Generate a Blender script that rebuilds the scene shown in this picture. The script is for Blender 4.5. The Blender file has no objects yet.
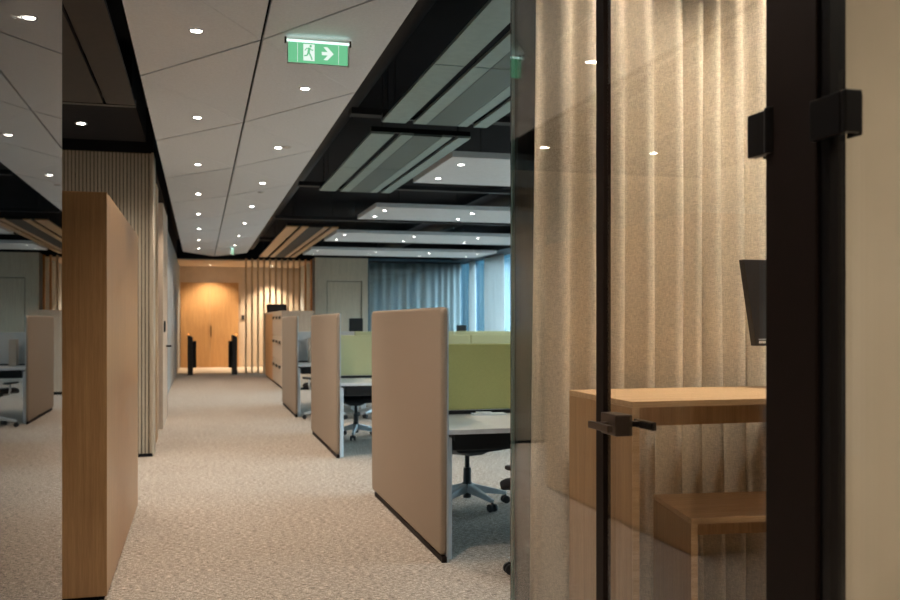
import bpy, bmesh, math, random
from mathutils import Vector, Matrix
random.seed(4)
PI = math.pi
S = bpy.context.scene
COL = S.collection
R = math.radians

# ------------------------------------------------------------------ materials
def nmat(name):
    m = bpy.data.materials.new(name); m.use_nodes = True
    nt = m.node_tree; nt.nodes.clear()
    out = nt.nodes.new('ShaderNodeOutputMaterial')
    return m, nt, out

def L(nt, a, b): nt.links.new(a, b)

def principled(nt, out, col=(.5,.5,.5), rough=.5, metal=0, spec=.5):
    p = nt.nodes.new('ShaderNodeBsdfPrincipled')
    p.inputs['Base Color'].default_value = (*col, 1)
    p.inputs['Roughness'].default_value = rough
    p.inputs['Metallic'].default_value = metal
    p.inputs['Specular IOR Level'].default_value = spec
    L(nt, p.outputs[0], out.inputs[0])
    return p

def coords(nt, scale=(1,1,1), rot=(0,0,0)):
    tc = nt.nodes.new('ShaderNodeTexCoord'); mp = nt.nodes.new('ShaderNodeMapping')
    mp.inputs['Scale'].default_value = scale; mp.inputs['Rotation'].default_value = rot
    L(nt, tc.outputs['Object'], mp.inputs['Vector'])
    return mp.outputs[0]

def noise(nt, vec, scale, detail=3, rough=.5, dist=0):
    n = nt.nodes.new('ShaderNodeTexNoise'); n.inputs['Scale'].default_value = scale
    n.inputs['Detail'].default_value = detail; n.inputs['Roughness'].default_value = rough
    n.inputs['Distortion'].default_value = dist
    L(nt, vec, n.inputs['Vector']); return n.outputs[0]

def ramp(nt, fac, stops):
    r = nt.nodes.new('ShaderNodeValToRGB'); cr = r.color_ramp
    while len(cr.elements) < len(stops): cr.elements.new(.5)
    for e, (p, c) in zip(cr.elements, stops):
        e.position = p; e.color = (*c, 1)
    L(nt, fac, r.inputs[0]); return r.outputs[0]

def mixf(nt, fac, a, b, mode='MIX'):
    m = nt.nodes.new('ShaderNodeMix'); m.data_type = 'RGBA'; m.blend_type = mode
    for i, s in ((0, fac), (6, a), (7, b)):
        if hasattr(s, 'links'): L(nt, s, m.inputs[i])
        elif isinstance(s, tuple): m.inputs[i].default_value = (*s, 1)
        else: m.inputs[i].default_value = s
    return m.outputs[2]

def bump(nt, p, h, strength=.2, dist=.01):
    b = nt.nodes.new('ShaderNodeBump'); b.inputs['Strength'].default_value = strength
    b.inputs['Distance'].default_value = dist
    L(nt, h, b.inputs['Height']); L(nt, b.outputs[0], p.inputs['Normal'])

def plain(name, col, rough=.5, metal=0, spec=.5, var=.06, nscale=14):
    m, nt, out = nmat(name); p = principled(nt, out, col, rough, metal, spec)
    n = noise(nt, coords(nt), nscale, 4)
    lo = tuple(c*(1-var) for c in col); hi = tuple(min(1, c*(1+var)) for c in col)
    L(nt, ramp(nt, n, [(.35, lo), (.65, hi)]), p.inputs['Base Color'])
    return m

def wood(name, dark, light, grain=(38, 38, 1.2), rough=.45, spec=.4, board=0):
    m, nt, out = nmat(name); p = principled(nt, out, light, rough, 0, spec)
    v = coords(nt, grain)
    n1 = noise(nt, v, 1.6, 6, .6, .35)
    v2 = coords(nt, tuple(g*4 for g in grain))
    n2 = noise(nt, v2, 2.2, 3, .6)
    c = ramp(nt, n1, [(.3, dark), (.5, tuple((a+b)/2 for a, b in zip(dark, light))), (.7, light)])
    c2 = ramp(nt, n2, [(.35, (.78,.76,.74)), (.6, (1,1,1))])
    cc = mixf(nt, .7, c, c2, 'MULTIPLY')
    if board:
        tc = nt.nodes.new('ShaderNodeTexCoord'); sx = nt.nodes.new('ShaderNodeSeparateXYZ')
        L(nt, tc.outputs['Object'], sx.inputs[0])
        a = nt.nodes.new('ShaderNodeMath'); a.operation = 'ADD'
        L(nt, sx.outputs[0], a.inputs[0]); L(nt, sx.outputs[1], a.inputs[1])
        d = nt.nodes.new('ShaderNodeMath'); d.operation = 'DIVIDE'; d.inputs[1].default_value = board
        L(nt, a.outputs[0], d.inputs[0])
        f = nt.nodes.new('ShaderNodeMath'); f.operation = 'FLOOR'; L(nt, d.outputs[0], f.inputs[0])
        w = nt.nodes.new('ShaderNodeTexWhiteNoise'); w.noise_dimensions = '1D'; L(nt, f.outputs[0], w.inputs[1])
        cc = mixf(nt, 1, cc, ramp(nt, w.outputs[0], [(0, (.86,.86,.86)), (1, (1.0,1.0,1.0))]), 'MULTIPLY')
    L(nt, cc, p.inputs['Base Color'])
    bump(nt, p, n2, .08, .002)
    return m

def fabric(name, col, scale=900, var=.12, rough=.9, trans=0, stre=(1, 1, 1), bstr=.15):
    m, nt, out = nmat(name); p = principled(nt, out, col, rough, 0, .15)
    va = coords(nt, (stre[0], stre[1], stre[2]*.12)); vb = coords(nt, (stre[0]*.12, stre[1]*.12, stre[2]))
    a = noise(nt, va, scale, 2); b = noise(nt, vb, scale, 2)
    mm = nt.nodes.new('ShaderNodeMath'); mm.operation = 'ADD'; L(nt, a, mm.inputs[0]); L(nt, b, mm.inputs[1])
    hv = nt.nodes.new('ShaderNodeMath'); hv.operation = 'MULTIPLY'; hv.inputs[1].default_value = .5; L(nt, mm.outputs[0], hv.inputs[0])
    lo = tuple(c*(1-var) for c in col); hi = tuple(min(1, c*(1+var)) for c in col)
    c = ramp(nt, hv.outputs[0], [(.38, lo), (.62, hi)])
    L(nt, c, p.inputs['Base Color'])
    bump(nt, p, hv.outputs[0], bstr, .002)
    if trans:
        t = nt.nodes.new('ShaderNodeBsdfTranslucent'); L(nt, c, t.inputs[0])
        mx = nt.nodes.new('ShaderNodeMixShader'); mx.inputs[0].default_value = trans
        L(nt, p.outputs[0], mx.inputs[1]); L(nt, t.outputs[0], mx.inputs[2]); L(nt, mx.outputs[0], out.inputs[0])
    return m

def glass(name, tint=(.96,.97,.97), f0=.04):
    """thin clear pane: fresnel share mirrored, the rest passes straight through"""
    m, nt, out = nmat(name)
    g = nt.nodes.new('ShaderNodeNewGeometry')
    dt = nt.nodes.new('ShaderNodeVectorMath'); dt.operation = 'DOT_PRODUCT'
    L(nt, g.outputs['Incoming'], dt.inputs[0]); L(nt, g.outputs['Normal'], dt.inputs[1])
    def M(op, a, b=None):
        n = nt.nodes.new('ShaderNodeMath'); n.operation = op
        for i, s in enumerate((a, b)):
            if s is None: continue
            if hasattr(s, 'links'): L(nt, s, n.inputs[i])
            else: n.inputs[i].default_value = s
        return n.outputs[0]
    c = M('ABSOLUTE', dt.outputs['Value'])
    k = M('POWER', M('SUBTRACT', 1, c), 5)
    F = M('ADD', M('MULTIPLY', k, 1-f0), f0)
    tr = nt.nodes.new('ShaderNodeBsdfTransparent'); tr.inputs[0].default_value = (*tint, 1)
    gl = nt.nodes.new('ShaderNodeBsdfGlossy'); gl.inputs['Roughness'].default_value = 0.0
    gl.inputs[0].default_value = (1, 1, 1, 1)
    mx = nt.nodes.new('ShaderNodeMixShader')
    L(nt, F, mx.inputs[0]); L(nt, tr.outputs[0], mx.inputs[1]); L(nt, gl.outputs[0], mx.inputs[2])
    L(nt, mx.outputs[0], out.inputs[0])
    return m

def emit(name, col, st):
    m, nt, out = nmat(name); e = nt.nodes.new('ShaderNodeEmission')
    e.inputs[0].default_value = (*col, 1); e.inputs[1].default_value = st
    L(nt, e.outputs[0], out.inputs[0]); return m

def carpet_mat():
    m, nt, out = nmat('carpet'); p = principled(nt, out, (.4,.36,.3), .97, 0, .05)
    a = noise(nt, coords(nt, (4, 20, 1)), 7, 4, .75)
    b = noise(nt, coords(nt, (20, 4, 1)), 7, 4, .75)
    big = noise(nt, coords(nt, (1, 1, 1)), 2.2, 3)
    fine = noise(nt, coords(nt), 110, 3, .7)
    c = ramp(nt, a, [(.38, (.15,.13,.115)), (.5, (.43,.39,.355)), (.62, (.72,.67,.62))])
    c = mixf(nt, .8, c, ramp(nt, b, [(.36, (.50,.49,.48)), (.58, (1,1,1))]), 'MULTIPLY')
    c = mixf(nt, .7, c, ramp(nt, fine, [(.35, (.5,.5,.5)), (.6, (1,1,1))]), 'MULTIPLY')
    c = mixf(nt, .3, c, ramp(nt, big, [(.35, (.85,.80,.76)), (.65, (1,1,1))]), 'MULTIPLY')
    c = mixf(nt, 1, c, (1.42,1.31,1.19), 'MULTIPLY')
    L(nt, c, p.inputs['Base Color']); bump(nt, p, a, .35, .004)
    return m

M = {}
M['oak'] = wood('oak', (.40,.205,.082), (.56,.32,.14), (38,38,1.1), .36, .6)
M['oak_table'] = wood('oak_table', (.60,.38,.20), (.78,.53,.31), (1.6,38,38))
M['oak_side'] = wood('oak_side', (.47,.30,.16), (.64,.43,.25), (38,38,1.3))
M['oak_door'] = wood('oak_door', (.55,.29,.11), (.70,.40,.17), (30,30,1.2))
M['oak_orange'] = wood('oak_orange', (.60,.27,.09), (.78,.38,.14), (30,30,1.2))
M['oak_light'] = wood('oak_light', (.64,.52,.38), (.80,.67,.51), (30,30,1.0), board=.3)
M['oak_slat'] = wood('oak_slat', (.50,.42,.31), (.60,.51,.39), (60,60,1.2))
M['oak_pale'] = wood('oak_pale', (.62,.47,.34), (.76,.60,.46), (34,34,1.2))
M['slat_back'] = plain('slat_backing', (.13,.105,.08), .9)
M['dark_back'] = plain('dark_backing', (.055,.045,.035), .9)
M['black'] = plain('black_paint', (.007,.006,.008), .85, 0, .2)
M['black_duct'] = plain('black_duct', (.014,.013,.015), .6, 0, .3)
M['brown_metal'] = plain('bronze_metal', (.016,.009,.007), .6, .0, .15)
M['black_metal'] = plain('black_metal', (.012,.010,.010), .35, .4, .5)
M['lock_metal'] = plain('lock_metal', (.10,.075,.06), .32, .7, .5)
M['black_plastic'] = plain('black_plastic', (.018,.018,.02), .45, 0, .5)
M['white'] = plain('white_lacquer', (.74,.74,.74), .4)
M['white_raft'] = plain('white_acoustic', (.68,.69,.71), .9, 0, .1, .03)
M['grey_ceiling'] = fabric('grey_ceiling', (.73,.75,.78), 500, .05, .95)
M['light_metal'] = plain('light_metal', (.62,.66,.68), .3, .3, .5)
M['desk_top'] = plain('desk_top', (.70,.64,.58), .32, 0, .5, .02)
M['partition'] = fabric('partition_fabric', (.385,.30,.23), 700, .10)
M['green'] = fabric('green_fabric_dim_lit', (.60,.56,.24), 500, .06, .9, .35)  # green screen fabric, darker copy: weaker light put into the colour
M['green_daylit'] = fabric('green_fabric_daylit', (.66,.62,.36), 500, .05, .9, .35)  # same green fabric, paler copy: stronger daylight put into the colour
M['screen_grey'] = fabric('grey_fabric', (.50,.47,.44), 500, .05)
M['curtain'] = fabric('curtain_linen', (.72,.625,.50), 420, .20, .95, .05)
M['sheer'] = fabric('sheer_curtain', (.78,.80,.80), 400, .05, .95, .3)
M['sheer_grey'] = fabric('grey_curtain', (.44,.48,.48), 400, .06, .95, .35)
M['beige_wall'] = plain('beige_plaster', (.60,.50,.38), .85, 0, .2, .03, 6)
M['warm_wall'] = plain('warm_plaster', (.66,.53,.40), .85, 0, .2, .03, 6)
M['grey_wall'] = plain('grey_plaster', (.40,.42,.42), .8, 0, .2, .03, 6)
M['charcoal'] = plain('charcoal_laminate', (.022,.020,.020), .6, 0, .3)
M['seat'] = fabric('seat_fabric', (.03,.03,.034), 900, .2)
M['pale_floor'] = plain('pale_stone', (.66,.56,.44), .5, 0, .3, .05, 5)
M['glass'] = glass('clear_glass')
M['tint'] = glass('smoked_glass', (.24,.25,.25))
M['smoke'] = glass('grey_glass', (.3,.3,.3))
M['darkglass'] = glass('dark_glass', (.5,.5,.5))
M['winglass'] = glass('window_glass', (.75,.85,.9))
M['edge'] = plain('polished_glass_edge', (.25,.42,.42), .25, 0, .6)
M['mullion'] = plain('blue_grey_aluminium', (.05,.10,.14), .4, .3)
M['lamp'] = emit('lamp_glow', (1, .93, .82), 45)
M['lamp_small'] = emit('raft_lamp_glow', (1, .96, .9), 22)
M['exit_green'] = emit('exit_green', (.10, .33, .17), 1)
M['exit_white'] = emit('exit_white', (.50, .58, .53), 1)
M['exit_tube'] = emit('exit_tube', (.6, .9, .8), 1.2)
M['orange_led'] = emit('orange_led', (1, .35, .08), 1.3)
M['ring'] = plain('lamp_ring', (.5,.5,.5), .35, .6)
M['paper'] = plain('paper', (.8,.8,.78), .8)
M['carpet'] = carpet_mat()

def mesh_raft():
    m, nt, out = nmat('expanded_metal'); p = principled(nt, out, (.2,.24,.23), .45, .35, .4)
    v = coords(nt, (1,1,1), (0,0,R(45)))
    ck = nt.nodes.new('ShaderNodeTexChecker'); ck.inputs['Scale'].default_value = 130
    ck.inputs[1].default_value = (.13,.165,.15,1); ck.inputs[2].default_value = (.07,.09,.085,1)
    L(nt, v, ck.inputs[0]); L(nt, ck.outputs[0], p.inputs['Base Color'])
    return m
M['mesh'] = mesh_raft()
M['mesh_solid'] = plain('green_grey_metal', (.25,.32,.30), .4, .3)
M['mesh_dark'] = plain('bronze_panel', (.035,.025,.020), .7)

# ------------------------------------------------------------------ mesh helpers
class MB:
    def __init__(s): s.bm = bmesh.new()
    def poly(s, vs, fs):
        v = [s.bm.verts.new(p) for p in vs]
        for f in fs:
            try: s.bm.faces.new([v[i] for i in f])
            except ValueError: pass
        return s
    def box(s, x0, x1, y0, y1, z0, z1, rz=0, piv=None):
        vs = [(x, y, z) for z in (z0, z1) for y in (y0, y1) for x in (x0, x1)]
        if rz:
            px, py = piv or ((x0+x1)/2, (y0+y1)/2); c, n = math.cos(rz), math.sin(rz)
            vs = [(px+(x-px)*c-(y-py)*n, py+(x-px)*n+(y-py)*c, z) for x, y, z in vs]
        return s.poly(vs, [(0,2,3,1),(4,5,7,6),(0,1,5,4),(1,3,7,5),(3,2,6,7),(2,0,4,6)])
    def hexa(s, bot, top):
        return s.poly(list(bot)+list(top), [(3,2,1,0),(4,5,6,7),(0,1,5,4),(1,2,6,5),(2,3,7,6),(3,0,4,7)])
    def tube(s, pts, rs, seg=12, cap=True):
        pts = [Vector(p) for p in pts]
        if not isinstance(rs, (list, tuple)): rs = [rs]*len(pts)
        rings = []
        for i, p in enumerate(pts):
            d = (pts[min(i+1, len(pts)-1)]-pts[max(i-1, 0)]).normalized()
            a = d.orthogonal().normalized() if i == 0 else (a - d*a.dot(d)).normalized()
            b = d.cross(a)
            rings.append([s.bm.verts.new(p+(a*math.cos(2*PI*k/seg)+b*math.sin(2*PI*k/seg))*rs[i]) for k in range(seg)])
        for r0, r1 in zip(rings, rings[1:]):
            for k in range(seg): s.bm.faces.new((r0[k], r0[(k+1)%seg], r1[(k+1)%seg], r1[k]))
        if cap: s.bm.faces.new(rings[0][::-1]); s.bm.faces.new(rings[-1])
        return s
    def prism(s, poly, z0, z1):
        n = len(poly)
        vs = [(x, y, z0) for x, y in poly]+[(x, y, z1) for x, y in poly]
        return s.poly(vs, [tuple(range(n))[::-1], tuple(range(n, 2*n))]+[(i, (i+1)%n, n+(i+1)%n, n+i) for i in range(n)])
    def prism_t(s, vs3, th):
        n = len(vs3)
        vs = [tuple(v) for v in vs3]+[(x, y, z+th) for x, y, z in vs3]
        return s.poly(vs, [tuple(range(n))[::-1], tuple(range(n, 2*n))]+[(i, (i+1)%n, n+(i+1)%n, n+i) for i in range(n)])
    def prism_y(s, poly, y0, y1):      # polygon in x,z
        n = len(poly)
        vs = [(x, y0, z) for x, z in poly]+[(x, y1, z) for x, z in poly]
        return s.poly(vs, [tuple(range(n)), tuple(range(n, 2*n))[::-1]]+[(i, n+i, n+(i+1)%n, (i+1)%n) for i in range(n)])
    def prism_x(s, poly, x0, x1):      # polygon in y,z
        n = len(poly)
        vs = [(x0, y, z) for y, z in poly]+[(x1, y, z) for y, z in poly]
        return s.poly(vs, [tuple(range(n))[::-1], tuple(range(n, 2*n))]+[(i, (i+1)%n, n+(i+1)%n, n+i) for i in range(n)])
    def lathe(s, prof, seg=20, c=(0,0,0)):
        rings = [[s.bm.verts.new((c[0]+r*math.cos(2*PI*k/seg), c[1]+r*math.sin(2*PI*k/seg), c[2]+z)) for k in range(seg)] for r, z in prof]
        for r0, r1 in zip(rings, rings[1:]):
            for k in range(seg): s.bm.faces.new((r0[k], r0[(k+1)%seg], r1[(k+1)%seg], r1[k]))
        s.bm.faces.new(rings[0][::-1]); s.bm.faces.new(rings[-1]); return s
    def build(s, name, mat, parent=None, bevel=0, seg=2, smooth=False, subd=0, label=None):
        bmesh.ops.recalc_face_normals(s.bm, faces=s.bm.faces)
        me = bpy.data.meshes.new(name); s.bm.to_mesh(me); s.bm.free()
        me.materials.append(mat)
        if smooth:
            for p in me.polygons: p.use_smooth = True
        o = bpy.data.objects.new(name, me); COL.objects.link(o)
        if parent: o.parent = parent
        if bevel:
            b = o.modifiers.new('bevel', 'BEVEL'); b.width = bevel; b.segments = seg; b.limit_method = 'ANGLE'
        if subd:
            d = o.modifiers.new('subd', 'SUBSURF'); d.levels = subd; d.render_levels = subd
        if label: o['label'] = label
        return o

def box(name, mat, x0, x1, y0, y1, z0, z1, parent=None, bevel=0, **k):
    return MB().box(x0, x1, y0, y1, z0, z1).build(name, mat, parent, bevel, **k)
def tag(o, label=None, cat=None, group=None, kind=None):
    if label: o['label'] = label
    if cat: o['category'] = cat
    if group: o['group'] = group
    if kind: o['kind'] = kind
    return o
def thing(name, label, cat, loc=(0,0,0), rz=0, group=None):
    o = bpy.data.objects.new(name, None); COL.objects.link(o)
    o.empty_display_size = .1; o.location = loc; o.rotation_euler = (0, 0, rz)
    return tag(o, label, cat, group)
def struct(o, label=None):
    o['kind'] = 'structure'
    if label: o['label'] = label
    return o
def copy_tree(o, parent=None):
    c = o.copy(); COL.objects.link(c); c.parent = parent
    for ch in list(o.children): copy_tree(ch, c)
    return c

# ------------------------------------------------------------------ camera
cam = bpy.data.cameras.new('camera'); co = bpy.data.objects.new('camera', cam); COL.objects.link(co)
CH = 1.35; FPX = 930; TH = math.atan(250/FPX)
co.location = (0, 0, CH); co.rotation_euler = (R(90), 0, -TH)
cam.sensor_width = 36; cam.lens = FPX/900*36; cam.shift_y = 22/900
cam.clip_start = .05; cam.clip_end = 200
cam.dof.use_dof = True; cam.dof.focus_distance = 3.7; cam.dof.aperture_fstop = 4.2
S.camera = co
S.view_settings.view_transform = 'Standard'; S.view_settings.look = 'None'
S.view_settings.gamma = 1; S.view_settings.exposure = 0.75

# ------------------------------------------------------------------ shell
YB, YE = -4.0, 28.6
GXL, GXR, GE = -.44, 1.14, 3.34
ZC = 3.5
struct(box('floor', M['carpet'], -4.2, 7.6, YB-.2, 25.3, -.1, 0), 'beige woven carpet running down the corridor and under the desks')
struct(box('floor', M['pale_floor'], -4.2, 7.6, 25.3, YE+.3, -.1, 0), 'pale stone floor in front of the far double door')
struct(box('ceiling', M['black'], -4.2, 7.6, YB-.2, YE+.3, ZC, ZC+.1))
struct(box('wall_back', M['beige_wall'], -4.2, 7.6, YB-.2, YB, 0, ZC))
struct(box('wall_left', M['grey_wall'], -4.2, -4.1, YB, 14.6, 0, ZC))
struct(box('wall_left', M['grey_wall'], -.75, -.58, 14.6, YE, 0, 3.05))
struct(box('trim_1', M['black'], -.75, -.58, 14.6, YE, 3.05, ZC))
struct(box('wall_left', M['grey_wall'], -4.2, -.75, 14.5, 14.6, 0, ZC))
# far wall with double door
struct(box('wall_far', M['warm_wall'], -.58, 3.1, YE, YE+.15, 0, 3.05))
struct(box('trim_2', M['black'], -.58, 3.0, 25.3, 25.6, 3.02, ZC), 'black fascia above the slats')
d = struct(MB().box(-.55, .28, YE-.05, YE-.002, .0, 2.52).box(.285, 1.115, YE-.05, YE-.002, 0, 2.52).build('door_1', M['oak_door']), 'tall oak double door at the far end of the corridor')
box('door_handle', M['black_metal'], .305, .325, YE-.1, YE-.05, .9, 1.25, d)
# wall with flush door on right of slats
struct(MB().box(2.93, 3.24, 24.6, 24.72, 0, 3.05).box(4.18, 4.34, 24.6, 24.72, 0, 3.05).box(3.24, 4.18, 24.6, 24.72, 2.44, 3.05).build('wall_right', M['oak_light']), 'pale vertical timber panelling around the flush door')
struct(box('wall_right', M['grey_wall'], 2.93, 3.1, 24.72, YE, 0, 3.05))
d = struct(box('door_2', M['oak_light'], 3.26, 4.16, 24.63, 24.67, 0, 2.42), 'flush pale timber door beside the glass room')
box('door_handle', M['black_metal'], 4.04, 4.12, 24.56, 24.63, 1.0, 1.04, d)
struct(box('trim_3', M['black'], 4.16, 4.18, 24.61, 24.70, 0, 2.44))
struct(box('trim_4', M['black'], 2.93, 7.3, 24.6, 24.75, 3.05, ZC))
# far glass room
struct(box('window_1', M['glass'], 4.36, 7.28, 24.64, 24.652, 0, 3.03), 'glass wall of the curtained room at the back')
struct(MB().box(4.34, 7.3, 24.62, 24.67, 3.0, 3.05).box(4.34, 7.3, 24.62, 24.67, 0, .04).box(4.34, 4.375, 24.62, 24.67, 0, 3.05).build('trim_5', M['mullion']))

def curtain(name, x0, x1, y, z0, z1, mat, label, cat='curtain', amp=.035, wl=.16, flare=0, along='x', seed=1, group=None, th=.004, alo=.5, ahi=1.2, flo=.7, fhi=1.3):
    rnd = random.Random(seed)
    n = int(abs(x1-x0)/.012); bm = MB()
    ph = 0; xs = []; cs = []
    knots = []; x = x0
    while x < x1+.5:
        knots.append((x, rnd.uniform(flo, fhi), rnd.uniform(alo, ahi))); x += wl*2
    def par(x):
        k = min(int((x-x0)/(wl*2)), len(knots)-2); t = (x-knots[k][0])/(wl*2)
        return knots[k][1]*(1-t)+knots[k+1][1]*t, knots[k][2]*(1-t)+knots[k+1][2]*t
    nz = 10; rows = []
    pts = []
    for i in range(n+1):
        x = x0+(x1-x0)*i/n; f, a = par(x)
        ph += 2*PI*(x1-x0)/n/wl*f
        v = math.sin(ph); v = math.copysign(abs(v)**.9, v)
        pts.append((x, v*a*amp, a))
    for j in range(nz+1):
        t = j/nz; z = z1+(z0-z1)*t; row = []
        for (x, dy, a) in pts:
            xx = x + .012*math.sin(x*9+t*2.2)*t - flare*t*max(0, 1-(x-x0)/.35)
            yy = y+dy*(.75+.45*t)+.008*math.sin(x*23+t*5)
            row.append(bm.bm.verts.new((xx, yy, z) if along == 'x' else (yy, xx, z)))
        rows.append(row)
    for r0, r1 in zip(rows, rows[1:]):
        for k in range(n): bm.bm.faces.new((r0[k], r0[k+1], r1[k+1], r1[k]))
    o = bm.build(name, mat, smooth=True)
    s = o.modifiers.new('thick', 'SOLIDIFY'); s.thickness = th
    return tag(o, label, cat, group)

curtain('curtain', 4.45, 7.1, 25.3, .02, 2.98, M['sheer_grey'], 'grey-blue curtain hanging inside the glass room at the back', amp=.06, wl=.22, seed=3)

# window wall on the right
WX = 7.3
struct(MB().box(WX, WX+.25, YB, YE, 3.05, ZC).box(WX, WX+.25, YB, YE, 0, .08).build('wall_window_side', M['black_duct']))
wy = 3.6; k = 0
panes = []
ys = [3.6+1.62*i for i in range(16)]
for i, y in enumerate(ys[:-1]):
    w = struct(MB().box(WX+.05, WX+.13, y-.04, y+.04, .08, 3.05).build('window_%d' % (i+2), M['mullion']))
    box('pane', M['winglass'], WX+.08, WX+.092, y+.04, y+1.58, .08, 3.05, w)
struct(box('wall_window_side', M['black_duct'], WX, WX+.25, YB, 3.56, .08, 3.05))
struct(box('wall_window_side', M['black_duct'], WX, WX+.25, ys[-1]-.04, YE, .08, 3.05))
struct(box('wall_far', M['charcoal'], 3.1, WX+.25, YE, YE+.1, 0, 3.5))
cur = [(21.55, 23.1), (24.0, 24.45), (18.6, 20.3), (15.4, 16.9), (12.1, 13.6), (8.9, 10.4)]
nm = ['white sheer curtain at the window wall, second from the back corner', 'narrow white curtain in the back corner by the glass room',
      'white sheer curtain at the window wall behind the desks, third from back', 'white sheer curtain at the window wall, fourth from back',
      'white sheer curtain at the window wall, fifth from back', 'white sheer curtain at the window wall nearest the smoked glass']
for i, (a, b) in enumerate(cur):
    curtain('curtain', a, b, WX-.16, .03, 3.0, M['sheer'], nm[i], amp=.05, wl=.2, along='y', seed=10+i, group='white curtains at the window wall')

# ------------------------------------------------------------------ corridor glass, left
struct(box('window_18', M['smoke'], GXL-.012, GXL, -3.9, GE-.04, .03, 3.0), 'clear glass wall on the left mirroring the corridor')
struct(MB().box(GXL-.03, GXL+.01, YB, GE, 0, .03).box(GXL-.03, GXL+.01, YB, GE, 3.0, 3.1).build('trim_6', M['brown_metal']))
struct(box('wall_left', M['charcoal'], -4.1, GXL-.02, GE-.02, GE+.06, 0, ZC))
struct(box('wall_left', M['charcoal'], -1.6, -1.5, YB, GE-.02, 0, ZC))
# ------------------------------------------------------------------ corridor glass, right
w = struct(box('window_19', M['glass'], GXR, GXR+.012, 2.546, GE, .03, 3.0), 'fixed clear glass pane beside the meeting room door')
box('glass_edge', M['edge'], GXR, GXR+.012, GE, GE+.004, .03, 3.0, w, label='pale green polished edge of the glass')
struct(MB().box(GXR-.02, GXR+.03, YB, GE, 0, .03).box(GXR-.02, GXR+.03, YB, GE, 3.0, 3.1).build('trim_7', M['brown_metal']))
struct(box('window_20', M['tint'], GXR, 4.3, GE+.005, GE+.017, 0, 3.1), 'smoked glass end wall of the meeting room')
struct(box('trim_8', M['brown_metal'], GXR-.008, GXR+.016, 2.495, 2.545, .03, 3.0), 'slim bronze door stop between the glass door and the fixed pane')
# door 3 (meeting room glass door)
d = struct(box('door_3', M['glass'], GXR, GXR+.012, 1.68, 2.485, .04, 2.98), 'frameless glass door of the meeting room')
lp = MB().box(GXR-.022, GXR+.030, 2.38, 2.484, 1.03, 1.09).build('lock_plate', M['lock_metal'], d, .004)
MB().box(GXR-.070, GXR-.054, 2.33, 2.465, 1.048, 1.068).box(GXR-.056, GXR-.02, 2.43, 2.45, 1.05, 1.066).build('door_handle', M['lock_metal'], d, .003)
MB().box(GXR+.075, GXR+.09, 2.355, 2.47, 1.046, 1.070).box(GXR+.03, GXR+.078, 2.43, 2.45, 1.05, 1.066).build('door_handle', M['black_metal'], d, .003)
def hinge(parent, y0, y1, z0, z1, mid):
    MB().box(GXR-.024, GXR-.001, y0, y1, z0, z1).box(GXR+.013, GXR+.034, y0, y1, z0, z1).tube([(GXR-.018, mid, z0-.002), (GXR-.018, mid, z1+.002)], .013, 12).build('hinge', M['black_metal'], parent, .003)
hinge(d, 1.655, 1.735, 1.695, 1.785, 1.66)
hinge(d, 1.655, 1.735, 2.045, 2.135, 1.66)
# post between the two doors
struct(MB().box(GXR-.02, GXR+.022, 1.512, 1.674, 0, 3.0).build('trim_10', M['brown_metal'], None, .003), 'broad bronze post between the two glass doors')
struct(MB().box(GXR-.012, GXR+.022, 1.482, 1.510, 0, 3.0).build('trim_11', M['black_metal']))
d = struct(box('door_4', M['glass'], GXR, GXR+.012, .55, 1.475, .04, 2.98), 'glass door of the beige room at the right edge')
MB().box(GXR-.036, GXR-.021, 1.424, 1.51, 1.688, 1.764).box(GXR-.036, GXR-.001, 1.408, 1.422, 1.688, 1.764).box(GXR+.013, GXR+.018, 1.43, 1.47, 1.688, 1.764).build('hinge', M['black_metal'], d, .004)
struct(box('wall_between', M['beige_wall'], GXR+.024, 4.3, 1.50, 1.62, 0, 3.1), 'beige wall between the two meeting rooms')
struct(box('wall_meeting', M['beige_wall'], 4.3, 4.4, YB, GE-.01, 0, ZC))
struct(box('ceiling', M['charcoal'], GXR+.03, 4.3, YB, GE-.03, 3.1, 3.15))

curtain('curtain', 1.200, 3.6, 3.20, .01, 3.0, M['curtain'], 'beige linen curtain hanging behind the glass in the meeting room', amp=.05, wl=.11, flare=.03, seed=21, alo=.55, ahi=1.5, flo=.5, fhi=1.6)

# meeting room tables
def waterfall(name, label, cat, P, h, th, mat, ap, sideth, rake=0):
    """P: front-left, back-left corners; table runs to +x, side panel on the left, open below"""
    (ax, ay), (bx, by), wid, ang = P
    t = thing(name, label, cat, (ax, ay, 0))
    dx, dy = math.cos(ang), math.sin(ang)
    ex, ey = bx-ax, by-ay
    def q(u, v): return (u*dx+v*ex, u*dy+v*ey)
    MB().prism([q(0,0), q(wid,0), q(wid,1), q(0,1)], h-th, h).build('tabletop', mat[0], t, .002)
    MB().prism([q(0,0.0), q(sideth,0.0), q(sideth,1), q(0,1)], 0, h-th-.0005).build('side_panel', mat[1], t, .002)
    MB().prism([q(wid-sideth,0.0), q(wid,0.0), q(wid,1), q(wid-sideth,1)], 0, h-th-.0005).build('side_panel', mat[1], t, .002)
    MB().prism([q(0,-.012), q(sideth,-.012), q(sideth,-.0005), q(0,-.0005)], 0, h).build('edge_band', mat[0], t, label='lighter oak edge')
    MB().prism([q(sideth,-.012), q(wid,-.012), q(wid,-.0005), q(sideth,-.0005)], h-th, h).build('edge_band', mat[0], t, label='lighter oak edge')
    MB().prism([q(sideth,.14), q(wid-sideth,.14), q(wid-sideth,.18), q(sideth,.18)], h-th-ap, h-th-.0005).build('apron', mat[1], t)
    return t
waterfall('high_table', 'high oak table with waterfall side behind the glass door', 'table',
          ((1.255, 2.56), (1.262, 3.07), 1.5, 0), 1.11, .018, (M['oak_table'], M['oak']), .065, .022)
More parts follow.
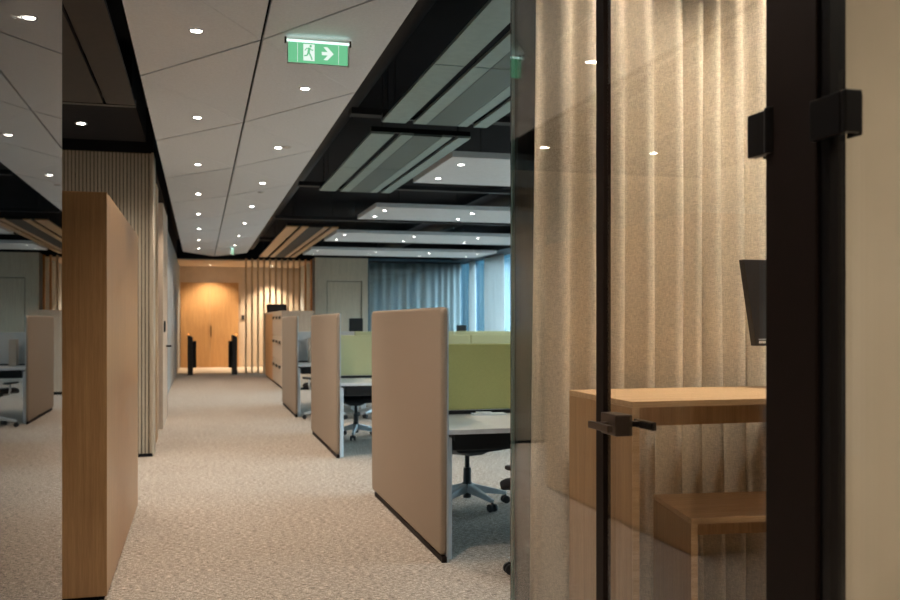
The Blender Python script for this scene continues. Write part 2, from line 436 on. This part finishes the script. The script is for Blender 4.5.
# (positions refined below)
waterfall('low_table', 'low oak bench table standing under the high table', 'table',
          ((1.52, 2.68), (1.60, 3.09), 1.1, R(-6)), .72, .018, (M['oak_table'], M['oak']), .05, .022)

# monitor on the high table
t = thing('monitor', 'dark monitor on the high table in front of the curtain, half behind the post', 'monitor', (2.075, 2.93, 1.11), R(4))
bm = MB(); zz0, zz1 = .155, .465
def mp(x, y, z): return (x, y+(z-zz0)*.14, z)
bm.hexa([mp(-.17,-.012,zz0), mp(.36,-.012,zz0), mp(.36,.018,zz0), mp(-.17,.018,zz0)], [mp(-.19,-.012,zz1), mp(.36,-.012,zz1), mp(.36,.018,zz1), mp(-.19,.018,zz1)])
bm.build('screen', M['black_plastic'], t, .003)
MB().box(-.16, .36, -.016, -.0125, zz0+.022, zz0+.025).build('trim_line', M['light_metal'], t)
MB().box(-.158, -.152, -.0145, -.0125, zz0+.009, zz0+.018).box(-.150, -.145, -.0145, -.0125, zz0+.009, zz0+.018).box(-.143, -.138, -.0145, -.0125, zz0+.009, zz0+.018).box(-.136, -.131, -.0145, -.0125, zz0+.009, zz0+.018).build('badge', M['paper'], t, label='small white lettering badge')
MB().tube([(.1,.03,.02),(.1,.05,.2)], .015).lathe([(.001,0),(.10,0),(.10,.012),(.02,.02),(.001,.02)], 24, (.1,.03,0)).build('stand', M['black_plastic'], t)

# ------------------------------------------------------------------ oak cabinet on the left
t = thing('divider_cabinet', 'man-high oak divider standing beside the left glass wall', 'cabinet', (-.436, 4.79, 0))
box('body', M['oak'], -.45, 0, 0, 2.34, .02, 1.98, t, .0025)
box('plinth', M['black'], -.43, -.015, .015, 2.32, 0, .02, t)

# ------------------------------------------------------------------ slatted wall block
struct(box('wall_slatted', M['slat_back'], -3.4, -.472, 9.83, 10.2, 0, 3.05))
bm = MB(); x = -3.39
while x < -.485:
    bm.box(x, x+.024, 9.812, 9.829, .03, 3.04); x += .0345
bm.box(-.471, -.450, 9.79, 10.22, 0, 3.05)
t = thing('slatted_panelling', 'ribbed pale oak slat panelling behind the oak divider', 'panelling', (0,0,0))
t.location = (-1.9, 9.8, 0)
o = bm.build('slats', M['oak_slat'], t); o.location = (1.9, -9.8, 0)
struct(box('trim_12', M['black'], -3.5, -.45, 9.8, 10.2, 3.05, ZC))
struct(box('baseboard_left', M['black'], -3.39, -.46, 9.785, 9.80, 0, .03))
struct(box('wall_left', M['grey_wall'], -4.1, -3.4, 9.85, 10.0, 0, ZC))

# doors along the left beyond
XL = -.47
struct(MB().box(XL-.09, XL, 10.9, 11.35, 0, 2.9).build('door_5', M['oak_side']), 'first oak door jamb along the left wall past the slats')
struct(box('window_21', M['darkglass'], XL-.05, XL-.04, 10.22, 10.9, .03, 3.0))
struct(box('window_22', M['darkglass'], XL-.05, XL-.04, 11.35, 12.25, .03, 3.0))
d = struct(MB().box(XL-.06, XL+.02, 12.25, 13.9, 0, 2.85).build('door_6', M['oak_pale']), 'pale oak door leaf with black lock along the left wall')
MB().box(XL+.02, XL+.04, 12.5, 12.64, 1.22, 1.36).box(XL+.02, XL+.09, 13.3, 13.5, 1.01, 1.03).build('door_handle', M['black_metal'], d)
struct(box('window_23', M['darkglass'], XL-.05, XL-.04, 13.9, 14.5, .03, 3.0))
struct(MB().box(XL-.08, XL+.0, 10.22, 14.6, 3.0, ZC).box(XL-.08, XL+.0, 14.5, 14.62, 0, 3.0).build('trim_13', M['brown_metal']))
struct(box('wall_left', M['charcoal'], -1.4, -1.3, 10.2, 14.5, 0, ZC))

# ------------------------------------------------------------------ slat screen far
for i in range(12):
    x = 1.17+.1555*i*1.0
    m = M['oak_orange'] if i >= 10 else M['oak_side']
    o = box('slat', m, -.022, .022, -.05, .05, 0, 3.02)
    o.location = (x, 25.05, 0)
    ordn = ['first','second','third','fourth','fifth','sixth','seventh','eighth','ninth','tenth','eleventh','twelfth'][i]
    o.name = 'timber_slat'
    tag(o, '%s timber slat from the left in the floor-to-ceiling screen at the back' % ordn, 'slat', 'timber screen slats at the back')
# card reader on far wall
tag(box('card_reader', M['black_plastic'], 1.205, 1.285, YE-.03, YE, 1.42, 1.56), 'small black card reader on the far wall right of the double door', 'card reader')

# gate pedestals
def gate(x, y, s, label):
    t = thing('gate_pedestal', label, 'gate', (x, y, 0), 0, 'access gate pedestals')
    MB().prism_y([(-.065,0),(.065,0),(.065,.96),(-.04,1.02),(-.065,1.02)], -.3, .3).build('column', M['black_plastic'], t, .01)
    MB().box(.066*s if s>0 else -.15, .15 if s>0 else -.066, -.22, .22, .18, .86).build('housing', M['black_duct'], t, .01)
    MB().lathe([(.001,0),(.02,0),(.02,.03),(.001,.03)], 12, (-.04*s, -.2, 1.02)).build('indicator', M['orange_led'], t)
    return t
gate(-.24, 24.85, 1, 'black access gate pedestal left of the far double door')
gate(.86, 24.7, -1, 'black access gate pedestal right of the far double door')

# locker cabinet
t = thing('locker_cabinet', 'long pale oak storage cabinet with black handles in front of the slats', 'cabinet', (1.56, 18.6, 0))
box('body', M['oak_pale'], .02, .62, 0, 2.4, .05, 1.54, t)
box('top', M['oak_pale'], 0, .64, -.02, 4.9, 1.54, 1.575, t)
box('plinth', M['black'], .04, .6, .03, 4.85, 0, .05, t)
box('end_panel', M['oak_orange'], .0, .62, 2.4, 4.9, .05, 1.54, t, label='orange oak end panel')
for i in range(3):
    y0 = .01+i*.8
    for j in range(3):
        z0 = .07+j*.5
        f = box('door', M['oak_pale'], 0, .018, y0, y0+.79, z0, z0+.475, t, .002)
        box('handle', M['black_metal'], -.025, .0, y0+.3, y0+.62, z0+.34, z0+.40, f)
t = thing('framed_box', 'dark framed box standing on the far end of the storage cabinet', 'box', (1.75, 22.6, 1.575))
box('frame', M['brown_metal'], -.2, .26, 0, .25, 0, .20, t, .01)
box('front', M['mesh_dark'], -.17, .23, -.01, 0, .03, .17, t)

# ------------------------------------------------------------------ partitions and desks
def partition(y, label):
    t = thing('partition_screen', label, 'partition', (1.303, y, 0), 0, 'fabric partition screens at the desk ends')
    # padded fabric panel with rounded outline (profile in y,z) and pillowed edges
    Lg, z0, z1, r = 2.2, .034, 1.435, .05
    def outline(ins):
        pts = []
        for cx, cz, a0 in ((Lg-r, z1-r, 0), (r, z1-r, 90), (r, z0+r*.6, 180), (Lg-r, z0+r*.6, 270)):
            for k in range(7):
                a = R(a0+15*k); rr = r-ins if a0 < 180 else r*.6-ins
                pts.append((cx+max(rr, .004)*math.cos(a), cz+max(rr, .004)*math.sin(a)))
        return pts
    bm = MB(); rings = []
    for x, ins in ((.0, .018), (.004, .008), (.012, .001), (.02, 0), (.036, 0)):
        rings.append([bm.bm.verts.new((x, a, b)) for a, b in outline(ins)])
    n = len(rings[0])
    for r0, r1 in zip(rings, rings[1:]):
        for k in range(n): bm.bm.faces.new((r0[k], r0[(k+1)%n], r1[(k+1)%n], r1[k]))
    bm.bm.faces.new(rings[0]); bm.bm.faces.new(rings[-1][::-1])
    o = bm.build('padded_panel', M['partition'], t, smooth=True)
    o.data.polygons[-1].use_smooth = False; o.data.polygons[-2].use_smooth = False
    box('frame', M['light_metal'], .0365, .046, .004, Lg-.004, .0, 1.432, t, .002, label='pale metal frame')
    box('plinth', M['brown_metal'], .006, .0345, .0, Lg-.12, 0, .0325, t)
    return t
partition(5.04, 'nearest beige fabric partition screen at the corridor edge')
partition(9.18, 'middle beige fabric partition screen beside the corridor')
partition(13.3, 'farthest beige fabric partition screen, partly behind the middle one')

def bench(x, y, screen, slabel, w=1.58, label='', dep=.82, sgrp=None, detail=True):
    """two desks back to back with a fabric screen between"""
    o1 = None
    for side in (-1, 1):
        t = thing('desk', label % ('near' if side < 0 else 'far'), 'desk', (x, y, 0), 0 if side < 0 else 0, 'white office desks')
        ya, yb = (-.03-dep, -.03) if side < 0 else (.03, .03+dep)
        box('desktop', M['desk_top'], 0, w, ya, yb, .715, .74, t, .003)
        box('edge_band', M['white'], 0, w, ya-.004 if side < 0 else yb, ya if side < 0 else yb+.004, .712, .738, t)
        for lx in (.0, w-.03):
            MB().box(lx, lx+.03, ya+.03, ya+.10, 0, .69).build('leg', M['white'], t, .004)
            MB().box(lx, lx+.03, yb-.10, yb-.03, 0, .69).build('leg', M['white'], t, .004)
            box('side_rail', M['white'], lx, lx+.03, ya+.10, yb-.10, .62, .69, t)
        box('cable_tray', M['black_plastic'], .06, w-.06, (ya+yb)/2-.28, (ya+yb)/2+.30, .60, .70, t, .01)
        box('frame_rail', M['black_plastic'], .05, w-.05, ya+.04, ya+.08, .67, .712, t)
    s = thing('desk_screen', slabel, 'desk screen', (x, y, 0), 0, sgrp or 'fabric desk screens')
    box('panel', screen, .0, w, -.02, .02, .77, 1.205, s, .006)
    box('rail', M['black_metal'], .0, w, -.025, .025, .742, .765, s)
    return

bench(1.356, 5.93, M['green'], 'green desk screen beside the nearest partition', label='white desk on the %s side of the green screen by the nearest partition')
bench(1.356, 10.07, M['green_daylit'], 'green desk screen beside the middle partition', label='white desk on the %s side of the green screen by the middle partition')
bench(2.95, 10.07, M['green_daylit'], 'green desk screen of the middle row, away from the corridor', label='white desk on the %s side of the middle row screen away from the corridor')
bench(1.356, 14.2, M['screen_grey'], 'light grey desk screen beside the farthest partition', w=.935, label='narrow white desk on the %s side of the grey screen by the farthest partition')
bench(2.30, 14.2, M['green_daylit'], 'green desk screen of the farthest row beside the grey one', label='white desk on the %s side of the back row green screen beside the grey one')
bench(3.89, 14.2, M['green_daylit'], 'green desk screen of the farthest row nearest the windows', label='white desk on the %s side of the back row green screen nearest the windows')
bench(2.95, 5.93, M['green'], 'green desk screen of the nearest row toward the windows', label='white desk on the %s side of the nearest row screen toward the windows')

# small things on desks
t = thing('monitor', 'small dark monitor rising above the back row screens in front of the flush door', 'monitor', (2.385, 14.6, .74), 0)
box('screen', M['black_plastic'], -.11, .11, -.015, .015, .34, .67, t, .004)
MB().box(-.02, .02, .0, .03, .01, .36).box(-.1, .1, -.06, .1, 0, .012).build('stand', M['black_plastic'], t)
t = thing('monitor', 'little black monitor above the back row screens below the back corner curtain', 'monitor', (4.12, 14.6, .74), 0)
box('screen', M['black_plastic'], -.08, .08, -.015, .015, .30, .56, t, .004)
MB().box(-.02, .02, .0, .03, .01, .32).box(-.1, .1, -.06, .1, 0, .012).build('stand', M['black_plastic'], t)
tag(MB().box(-.11, .11, -.04, .04, 0, .012).box(-.08, .02, -.03, .03, .0125, .02).build('paper_stack', M['paper']), 'small stack of white papers on the nearest desk under the green screen', 'papers').location = (1.83, 5.83, .7405)
t = thing('pedestal_box', 'small beige box on the farthest desk behind the partition', 'box', (1.62, 14.05, .74))
box('body', M['partition'], -.05, .05, -.08, .08, 0, .37, t, .006)

# ------------------------------------------------------------------ chairs
def chair(loc, rz, label):
    t = thing('office_chair', label, 'chair', loc, rz, 'office chairs')
    for k in range(5):
        a = 2*PI*k/5+.3
        c, s = math.cos(a), math.sin(a); px, py = -s, c
        def P(r, w, z): return (r*c+w*px, r*s+w*py, z)
        MB().hexa([P(.03,-.028,.10),P(.30,-.016,.065),P(.30,.016,.065),P(.03,.028,.10)],
                  [P(.03,-.022,.165),P(.31,-.012,.09),P(.31,.012,.09),P(.03,.022,.165)]).build('leg', M['light_metal'], t, .006)
        bm = MB()
        for w in (-.02, .02):
            ctr = Vector(P(.30, 0, .03)); ax = Vector((px, py, 0))
            p0 = ctr+ax*(w-.010); p1 = ctr+ax*(w+.010)
            bm.tube([p0, p1], .029, 16)
        bm.tube([P(.30,0,.03), P(.30,0,.068)], .008, 8)
        bm.build('caster', M['black_plastic'], t, .003)
    MB().lathe([(.001,.10),(.04,.10),(.042,.16),(.03,.175),(.028,.28),(.018,.285),(.018,.40),(.001,.40)], 20).build('gas_column', M['black_plastic'], t)
    MB().lathe([(.001,.06),(.03,.06),(.03,.10),(.001,.10)], 20).build('hub', M['black_plastic'], t)
    MB().hexa([(-.07,-.13,.37),(.07,-.13,.37),(.05,.12,.38),(-.05,.12,.38)], [(-.16,-.18,.425),(.16,-.18,.425),(.15,.16,.425),(-.15,.16,.425)]).build('mechanism', M['black_plastic'], t, .01)
    # seat cushion (curved front)
    bm = MB(); rows = []
    N = 10
    for j in range(N+1):
        v = -.24+.48*j/N; row = []
        for i in range(N+1):
            u = -.25+.5*i/N
            uu = u*(1-.12*max(0, -v/.24)**2)
            z = .47+.012*(abs(u)/.25)**2-.035*max(0, (v-.12)/.12)**2
            row.append(bm.bm.verts.new((uu, v, z)))
        rows.append(row)
    for a, b in zip(rows, rows[1:]):
        for i in range(N): bm.bm.faces.new((a[i], a[i+1], b[i+1], b[i]))
    o = bm.build('seat', M['seat'], t, smooth=True)
    m = o.modifiers.new('t', 'SOLIDIFY'); m.thickness = .055; m.offset = 0
    b = o.modifiers.new('b', 'BEVEL'); b.width = .018; b.segments = 3
    # back shell
    def back(z0, z1, w, off, mat, nm, th):
        bm = MB(); rows = []
        for j in range(N+1):
            tt = j/N; z = z0+(z1-z0)*tt; row = []
            for i in range(N+1):
                u = -1+2*i/N
                ww = w*(1-.18*abs(2*tt-1)**3)
                y = -.25-.05*math.sin(tt*PI*.8)-.04*tt+.06*u*u+off
                row.append(bm.bm.verts.new((u*ww, y, z)))
            rows.append(row)
        for a, b in zip(rows, rows[1:]):
            for i in range(N): bm.bm.faces.new((a[i], a[i+1], b[i+1], b[i]))
        o = bm.build(nm, mat, t, smooth=True)
        m = o.modifiers.new('t', 'SOLIDIFY'); m.thickness = th; m.offset = 0
        return o
    back(.52, .99, .21, 0, M['seat'], 'backrest', .025)
    back(.50, 1.0, .22, -.026, M['light_metal'], 'back_shell', .012)
    MB().tube([(0,-.12,.40),(0,-.24,.41),(0,-.30,.47),(0,-.325,.56)], [.022,.024,.022,.018], 10).build('back_support', M['light_metal'], t)
    for s in (-1, 1):
        MB().tube([(s*.20,-.05,.42),(s*.27,-.05,.43),(s*.285,-.05,.48),(s*.285,-.05,.56)], .014, 10).build('arm_post', M['light_metal'], t)
        MB().box(s*.285-.035, s*.285+.035, -.16, .10, .561, .588).build('armrest', M['black_plastic'], t, .012)
    return t
chair((1.90, 6.58, 0), R(201), 'office chair with pale star base beyond the green screen, nearest partition')
chair((1.90, 4.72, 0), R(18), 'office chair half hidden by the glass at the nearest desk')
chair((1.76, 10.78, 0), R(165), 'office chair with pale star base at the far desk by the middle partition')
chair((2.45, 13.05, 0), R(-10), 'office chair at the near side of the farthest desk row')
chair((1.70, 13.0, 0), R(20), 'office chair at the narrow desk beside the farthest partition')

# ------------------------------------------------------------------ ceiling raft over corridor
ZR = 2.95
XLf, XM, XRt = -.374, .335, 1.046
P = 2.23
def Ln(k): return (XLf, 6.36+P*k)
def Cn(k): return (XM, 5.31+P*k)
def Rn(k): return (XRt, 4.20+P*k)
raft = thing('ceiling_raft', 'long pale grey folded ceiling raft above the corridor', 'ceiling raft', (.335, 8.5, ZR))
def shrink(tri, gaps):
    """move each edge i (tri[i]->tri[i+1]) inward by gaps[i]"""
    n = len(tri); cx = sum(p[0] for p in tri)/n; cy = sum(p[1] for p in tri)/n
    lines = []
    for i in range(n):
        a = Vector(tri[i]); b = Vector(tri[(i+1)%n]); d = (b-a).normalized(); nn = Vector((-d.y, d.x))
        if nn.dot(Vector((cx, cy))-a) < 0: nn = -nn
        lines.append((a+nn*gaps[i], d))
    out = []
    for i in range(n):
        a, d = lines[i-1]; b, e = lines[i]
        den = d.x*e.y-d.y*e.x; t = ((b.x-a.x)*e.y-(b.y-a.y)*e.x)/den
        out.append(a+d*t)
    return out
def zat(p):
    # gently folded: lower along the centre seam
    return ZR-.018*(1-abs(p[0]-XM)/.711)
G1, G2 = .008, .0015
def tri(a, b, c, g):
    q = shrink([a, b, c], g)
    vs = [(p.x-.335, p.y-8.5, zat(p)-ZR) for p in q]
    MB().prism_t(vs, .03).build('panel', M['grey_ceiling'], raft)
KA, KB = -5, 8
for k in range(KA, KB+1):
    # left column cell between gap k-1 and gap k: L(k-1),C(k-1),C(k),L(k); crease L(k-1)-C(k)
    tri(Ln(k-1), Cn(k-1), Cn(k), (G1, G1, G2))
    if k < KB: tri(Ln(k-1), Cn(k), Ln(k), (G2, G1, 0))
    # right column: crease C(k-1)-R(k)... 
    tri(Cn(k-1), Rn(k), Cn(k), (G2, G1, G1))
    tri(Cn(k-1), Rn(k-1), Rn(k), (G1, 0, G2))
ORD = ['nearest','second','third','fourth','fifth','sixth','seventh','eighth','ninth','tenth','eleventh']
def downlight(x, y, z, label, r=.030, group='corridor downlights', mat='lamp', power=0, spot=108, tilt=0, col=(1,.89,.76)):
    t = thing('downlight', label, 'downlight', (x, y, z), 0, group)
    MB().lathe([(r*.98,-.001),(r*1.45,-.001),(r*1.4,-.005),(r*1.0,-.005),(r*.98,-.001)], 20).build('ring', M['ring'], t)
    MB().lathe([(.001,-.002),(r*.95,-.002),(r*.95,0),(.001,0)], 20).build('bulb', M[mat], t)
    if power:
        l = bpy.data.lights.new('spot', 'SPOT'); l.energy = power*(.6 if (y < 4 and -.1 < x < .8) else 1); l.color = col
        l.spot_size = R(spot); l.spot_blend = .7; l.shadow_soft_size = r
        lo = bpy.data.objects.new('spot', l); COL.objects.link(lo); lo.location = (x, y, z-.015); lo.rotation_euler = (R(tilt), 0, 0)
    return t
PW = 45
il = ir = 0
for k in range(-4, 9):
    y = 5.26+P*k
    vis = y > 4.5
    lab = ('%s visible ceiling downlight in the left row above the corridor' % ORD[il]) if vis else 'ceiling downlight of the left corridor row overhead or behind, out of frame'
    if vis: il += 1
    if y < 21.2: downlight(-.02, y, zat((-.02,y))-.0, lab, power=PW, group='corridor downlights, left row' if vis else 'corridor downlights out of frame')
for k in range(-4, 9):
    y = 6.37+P*(k-1)
    vis = y > 5.5
    lab = ('%s visible ceiling downlight in the right row above the corridor' % ORD[ir]) if vis else 'ceiling downlight of the right corridor row overhead or behind, out of frame'
    if vis: ir += 1
    if y < 22.4: downlight(.69, y, zat((.69,y))-.0, lab, power=PW, group='corridor downlights, right row' if vis else 'corridor downlights out of frame')
# small round sensors
for (x, y, lb) in ((.76, 8.55, 'small grey ceiling sensor near the third downlight of the right row'), (.72, 11.6, 'small grey ceiling sensor farther along the right row')):
    o = MB().lathe([(.001,-.012),(.03,-.012),(.045,0),(.001,0)], 20).build('ceiling_sensor', M['ring']); o.location = (x, y, zat((x,y)))
    tag(o, lb, 'sensor')

# white rafts on the right
names = ['nearest', 'second', 'third', 'fourth', 'farthest']
for i, (ya, yb) in enumerate(((4.69, 6.35), (8.43, 10.1), (12.35, 13.87), (16.1, 17.8), (19.9, 21.6))):
    t = thing('acoustic_raft', '%s white acoustic raft hanging over the desks' % names[i], 'ceiling raft', (2.29, ya, 2.9), 0, 'white acoustic rafts over the desks')
    box('panel', M['white_raft'], 0, 4.15, 0, yb-ya, 0, .06, t, .004)
    for wx in (.4, 3.7):
        MB().tube([(wx, .4, .061), (wx, .4, .6)], .004, 6).tube([(wx, yb-ya-.4, .061), (wx, yb-ya-.4, .6)], .004, 6).build('suspension_wire', M['black_metal'], t)
    for j, x in enumerate((2.48, 3.75, 4.97, 6.1)):
        for r_, yy in enumerate((ya+.38, yb-.38)):
            downlight(x, yy, 2.9, 'spot %s from the corridor in the %s row of the %s white raft' % (ORD[j] if j else 'first', ('front', 'rear')[r_], names[i]),
                      r=.03, mat='lamp_small', group='downlights in the white acoustic rafts', power=9, spot=110, col=(1, .92, .82))

# mesh rafts
def mraft(ya, yb, warm, label):
    t = thing('mesh_raft', label, 'ceiling raft', (1.36, ya, 2.9), 0, 'slatted metal rafts beside the corridor ceiling')
    ln = yb-ya
    a, b, c = (M['mesh_solid'], M['mesh'], M['mesh_solid']) if not warm else (M['oak'], M['mesh_dark'], M['oak'])  # oak tones on the back raft: warm light put into its colour
    h = ln/2
    for s, (u, v) in enumerate(((0, h-.006), (h+.006, ln))):
        box('side_strip', a, 0, .19, u, v, 0, .02, t)
        box('mesh_panel', b, .36, .60, u, v, 0, .02, t)
        box('side_strip', a, .25, .355, u, v, 0, .02, t)
        box('side_strip', a, .605, .69, u, v, 0, .02, t)
        box('side_strip', a, .74, .85, u, v, 0, .02, t)
    for u in (.01, ln-.05):
        box('cross_bar', M['black_metal'], 0, .85, u, u+.04, .0202, .06, t)
        for q in (.1, .75): MB().tube([(q, u+.02, .06), (q, u+.02, .6)], .004, 6).build('suspension_wire', M['black_metal'], t)
    return t
mraft(3.75, 7.1, False, 'nearest grey metal mesh raft beside the corridor ceiling')
mraft(7.55, 11.0, False, 'second grey metal mesh raft beside the corridor ceiling')
mraft(15.3, 22.6, True, 'slatted raft near the back slats, warm light put into its colour')

# left dark raft
t = thing('dark_raft', 'dark bronze ceiling raft above the oak divider', 'ceiling raft', (-.455, 3.4, 2.93))
for (a, b) in ((-1.9, -1.05), (-1.02, -.22), (-.20, 0)):
    box('panel', M['mesh_dark'], a, b, .1, 3.75, 0, .03, t)
box('frame', M['black_metal'], -1.9, 0, 3.77, 3.83, .0, .05, t)
t2 = thing('bulkhead', 'dark bulkhead above the ribbed oak panelling', 'bulkhead', (-2.4, 7.5, 3.08))
box('body', M['black'], -1, 1.9, 0, 1.9, 0, .3, t2)
downlight(-1.0, 8.65, 3.079, 'lone downlight in the dark ceiling before the ribbed oak panelling', r=.035, group=None, power=55, spot=140)
downlight(-2.2, 8.65, 3.079, 'added unseen ceiling downlight brightening the ribbed oak panelling', r=.035, group=None, power=55, spot=140)  # extra lamp added out of sight to brighten the slat wall

# ducts and beams in black void
rx = random.Random(2)
for i, (x, r_) in enumerate(((1.25, .10), (4.6, .16))):
    o = MB().tube([(0, -3, 0), (0, 24, 0)], r_, 16).build('ceiling_duct', M['black_duct'], smooth=True); o.location = (x, 0, 3.28)
    tag(o, 'round black duct running above the %s' % ('corridor edge rafts' if i == 0 else 'white rafts near the windows'), 'duct')
for i, y in enumerate((7.32, 11.3, 15.0, 18.9)):
    o = thing('cable_tray', '', '', (1.15, y-.06, 2.99))
    box('tray', M['black_duct'], 0, 6.0, 0, .12, 0, .05, o)
    for q in (.3, 3, 5.7): MB().tube([(q, .06, .05), (q, .06, .51)], .005, 6).build('hanger', M['black_metal'], o)
    tag(o, 'black cable tray crossing the ceiling, %s from the camera' % ORD[i].replace('nearest', 'first'), 'cable tray', 'black cable trays across the ceiling')
tag(box('window_beam', M['black_duct'], 6.62, 7.2, 3.5, 24.5, 3.0, 3.12), 'long black beam along the top of the window wall', 'beam')

# ------------------------------------------------------------------ exit signs
def exit_sign(loc, rz, label):
    t = thing('exit_sign', label, 'exit sign', loc, rz, None)
    W, H_ = .346, .134
    box('plate', M['exit_green'], -W/2+.008, W/2-.008, -.004, .004, -H_+.008, -.012, t)
    MB().box(-W/2, W/2, -.010, .010, -.012, 0).build('light_bar', M['exit_tube'], t)
    MB().box(-W/2, -W/2+.007, -.008, .008, -H_, -.0125).box(W/2-.007, W/2, -.008, .008, -H_, -.0125).box(-W/2+.007, W/2-.007, -.008, .008, -H_, -H_+.007).build('frame', M['white'], t)
    MB().box(-W/2-.012, -W/2-.002, -.01, .01, -.02, .012).box(W/2+.002, W/2+.012, -.01, .01, -.02, .012).build('bracket', M['black_metal'], t)
    for face in (-1, 1):
        y0, y1 = (-.0062, -.0045) if face < 0 else (.0045, .0062)
        cx = -.052; cz = -.066
        MB().box(-W/2+.058, -W/2+.060, y0, y1, -H_+.012, -.016).box(W/2-.060, W/2-.058, y0, y1, -H_+.012, -.016)\
            .box(cx-.030, cx+.032, y0, y1, cz-.046, cz+.046).build('white_field', M['exit_white'], t)
        ax = .052
        MB().box(ax-.032, ax+.014, y0, y1, cz-.009, cz+.009).prism_y([(ax+.034,cz),(ax-.0,cz+.036),(ax-.022,cz+.036),(ax+.008,cz),(ax-.022,cz-.036),(ax-.0,cz-.036)], y0, y1).build('arrow', M['exit_white'], t)
        ya, yb = (-.0078, -.0064) if face < 0 else (.0064, .0078)
        bm = MB()
        def seg(p, q, w):
            d = Vector((q[0]-p[0], q[1]-p[1])); n = Vector((-d.y, d.x)).normalized()*w/2
            bm.prism_y([(p[0]+n.x, p[1]+n.y), (q[0]+n.x, q[1]+n.y), (q[0]-n.x, q[1]-n.y), (p[0]-n.x, p[1]-n.y)], ya, yb)
        def c2(a, b): return (cx+a, cz+b)
        bm.prism_y([(cx+.010+.007*math.cos(k*PI/5), cz+.035+.007*math.sin(k*PI/5)) for k in range(10)], ya, yb)
        seg(c2(.004,.026), c2(-.002,.0), .013); seg(c2(.004,.024), c2(-.014,.020), .005); seg(c2(-.014,.020), c2(-.022,.008), .005)
        seg(c2(.006,.022), c2(.017,.012), .005); seg(c2(.017,.012), c2(.024,.016), .005)
        seg(c2(.0,.0), c2(.010,-.018), .008); seg(c2(.010,-.018), c2(.018,-.040), .007)
        seg(c2(-.003,.0), c2(-.010,-.018), .008); seg(c2(-.010,-.018), c2(-.026,-.020), .007)
        bm.build('running_figure', M['exit_green'], t)
    return t
exit_sign((.636, 5.2, ZR-.036), 0, 'lit green exit sign with running figure and arrow under the corridor ceiling')
exit_sign((.66, 20.3, ZR-.035), R(78), 'small distant green exit sign at the far end of the ceiling raft')

# far door downlight and others
downlight(.3, 27.9, 3.0, 'downlight throwing a scallop on the far double door', group=None, power=150, spot=120, r=.04, col=(1,.8,.58))
struct(box('ceiling', M['warm_wall'], -.58, 2.93, 25.6, YE, 3.0, 3.05))
downlight(2.05, 28.0, 3.0, 'downlight behind the timber slats washing the warm wall', group=None, power=260, spot=100, r=.04, col=(1,.8,.58))
# ------------------------------------------------------------------ meeting room lamps
for i, (x, y) in enumerate(((1.5, 2.52), (2.15, 2.52), (2.9, 2.52))):
    downlight(x, y, 3.1, 'meeting room ceiling downlight %s' % ('nearest the glass by the curtain', 'second from the glass by the curtain', 'farthest from the glass by the curtain')[i], group='meeting room downlights', power=(44, 60, 62)[i], spot=70, r=.03, col=(1,.87,.70), tilt=26)
downlight(1.9, 2.0, 3.1, 'meeting room ceiling downlight standing back from the curtain', group='meeting room downlights', power=26, spot=60, r=.03, col=(1,.87,.70), tilt=8)
for i, (x, y) in enumerate(((1.9, .3), (2.8, .3))):
    downlight(x, y, 3.1, 'downlight in the beige room at the right edge, %s' % ('near the glass', 'farther in')[i], group='beige room downlights', power=72, spot=130, r=.05, col=(1,.9,.72))

# ------------------------------------------------------------------ world and daylight
w = bpy.data.worlds.new('sky'); S.world = w; w.use_nodes = True
nt = w.node_tree; nt.nodes.clear()
out = nt.nodes.new('ShaderNodeOutputWorld'); bg = nt.nodes.new('ShaderNodeBackground')
tc = nt.nodes.new('ShaderNodeTexCoord'); sp = nt.nodes.new('ShaderNodeSeparateXYZ')
L(nt, tc.outputs['Generated'], sp.inputs[0])
cr = ramp(nt, sp.outputs[2], [(0, (.006,.015,.021)), (.09, (.008,.020,.028)), (.2, (.78,.93,1.0))])
L(nt, cr, bg.inputs[0]); bg.inputs[1].default_value = 14
L(nt, bg.outputs[0], out.inputs[0])
pl = bpy.data.lights.new('window_portal', 'AREA'); pl.shape = 'RECTANGLE'; pl.size = 24; pl.size_y = 2.95
pl.cycles.is_portal = True
po = bpy.data.objects.new('window_portal', pl); COL.objects.link(po)
po.location = (WX+.3, 15.7, 1.56); po.rotation_euler = (R(90), 0, R(90))
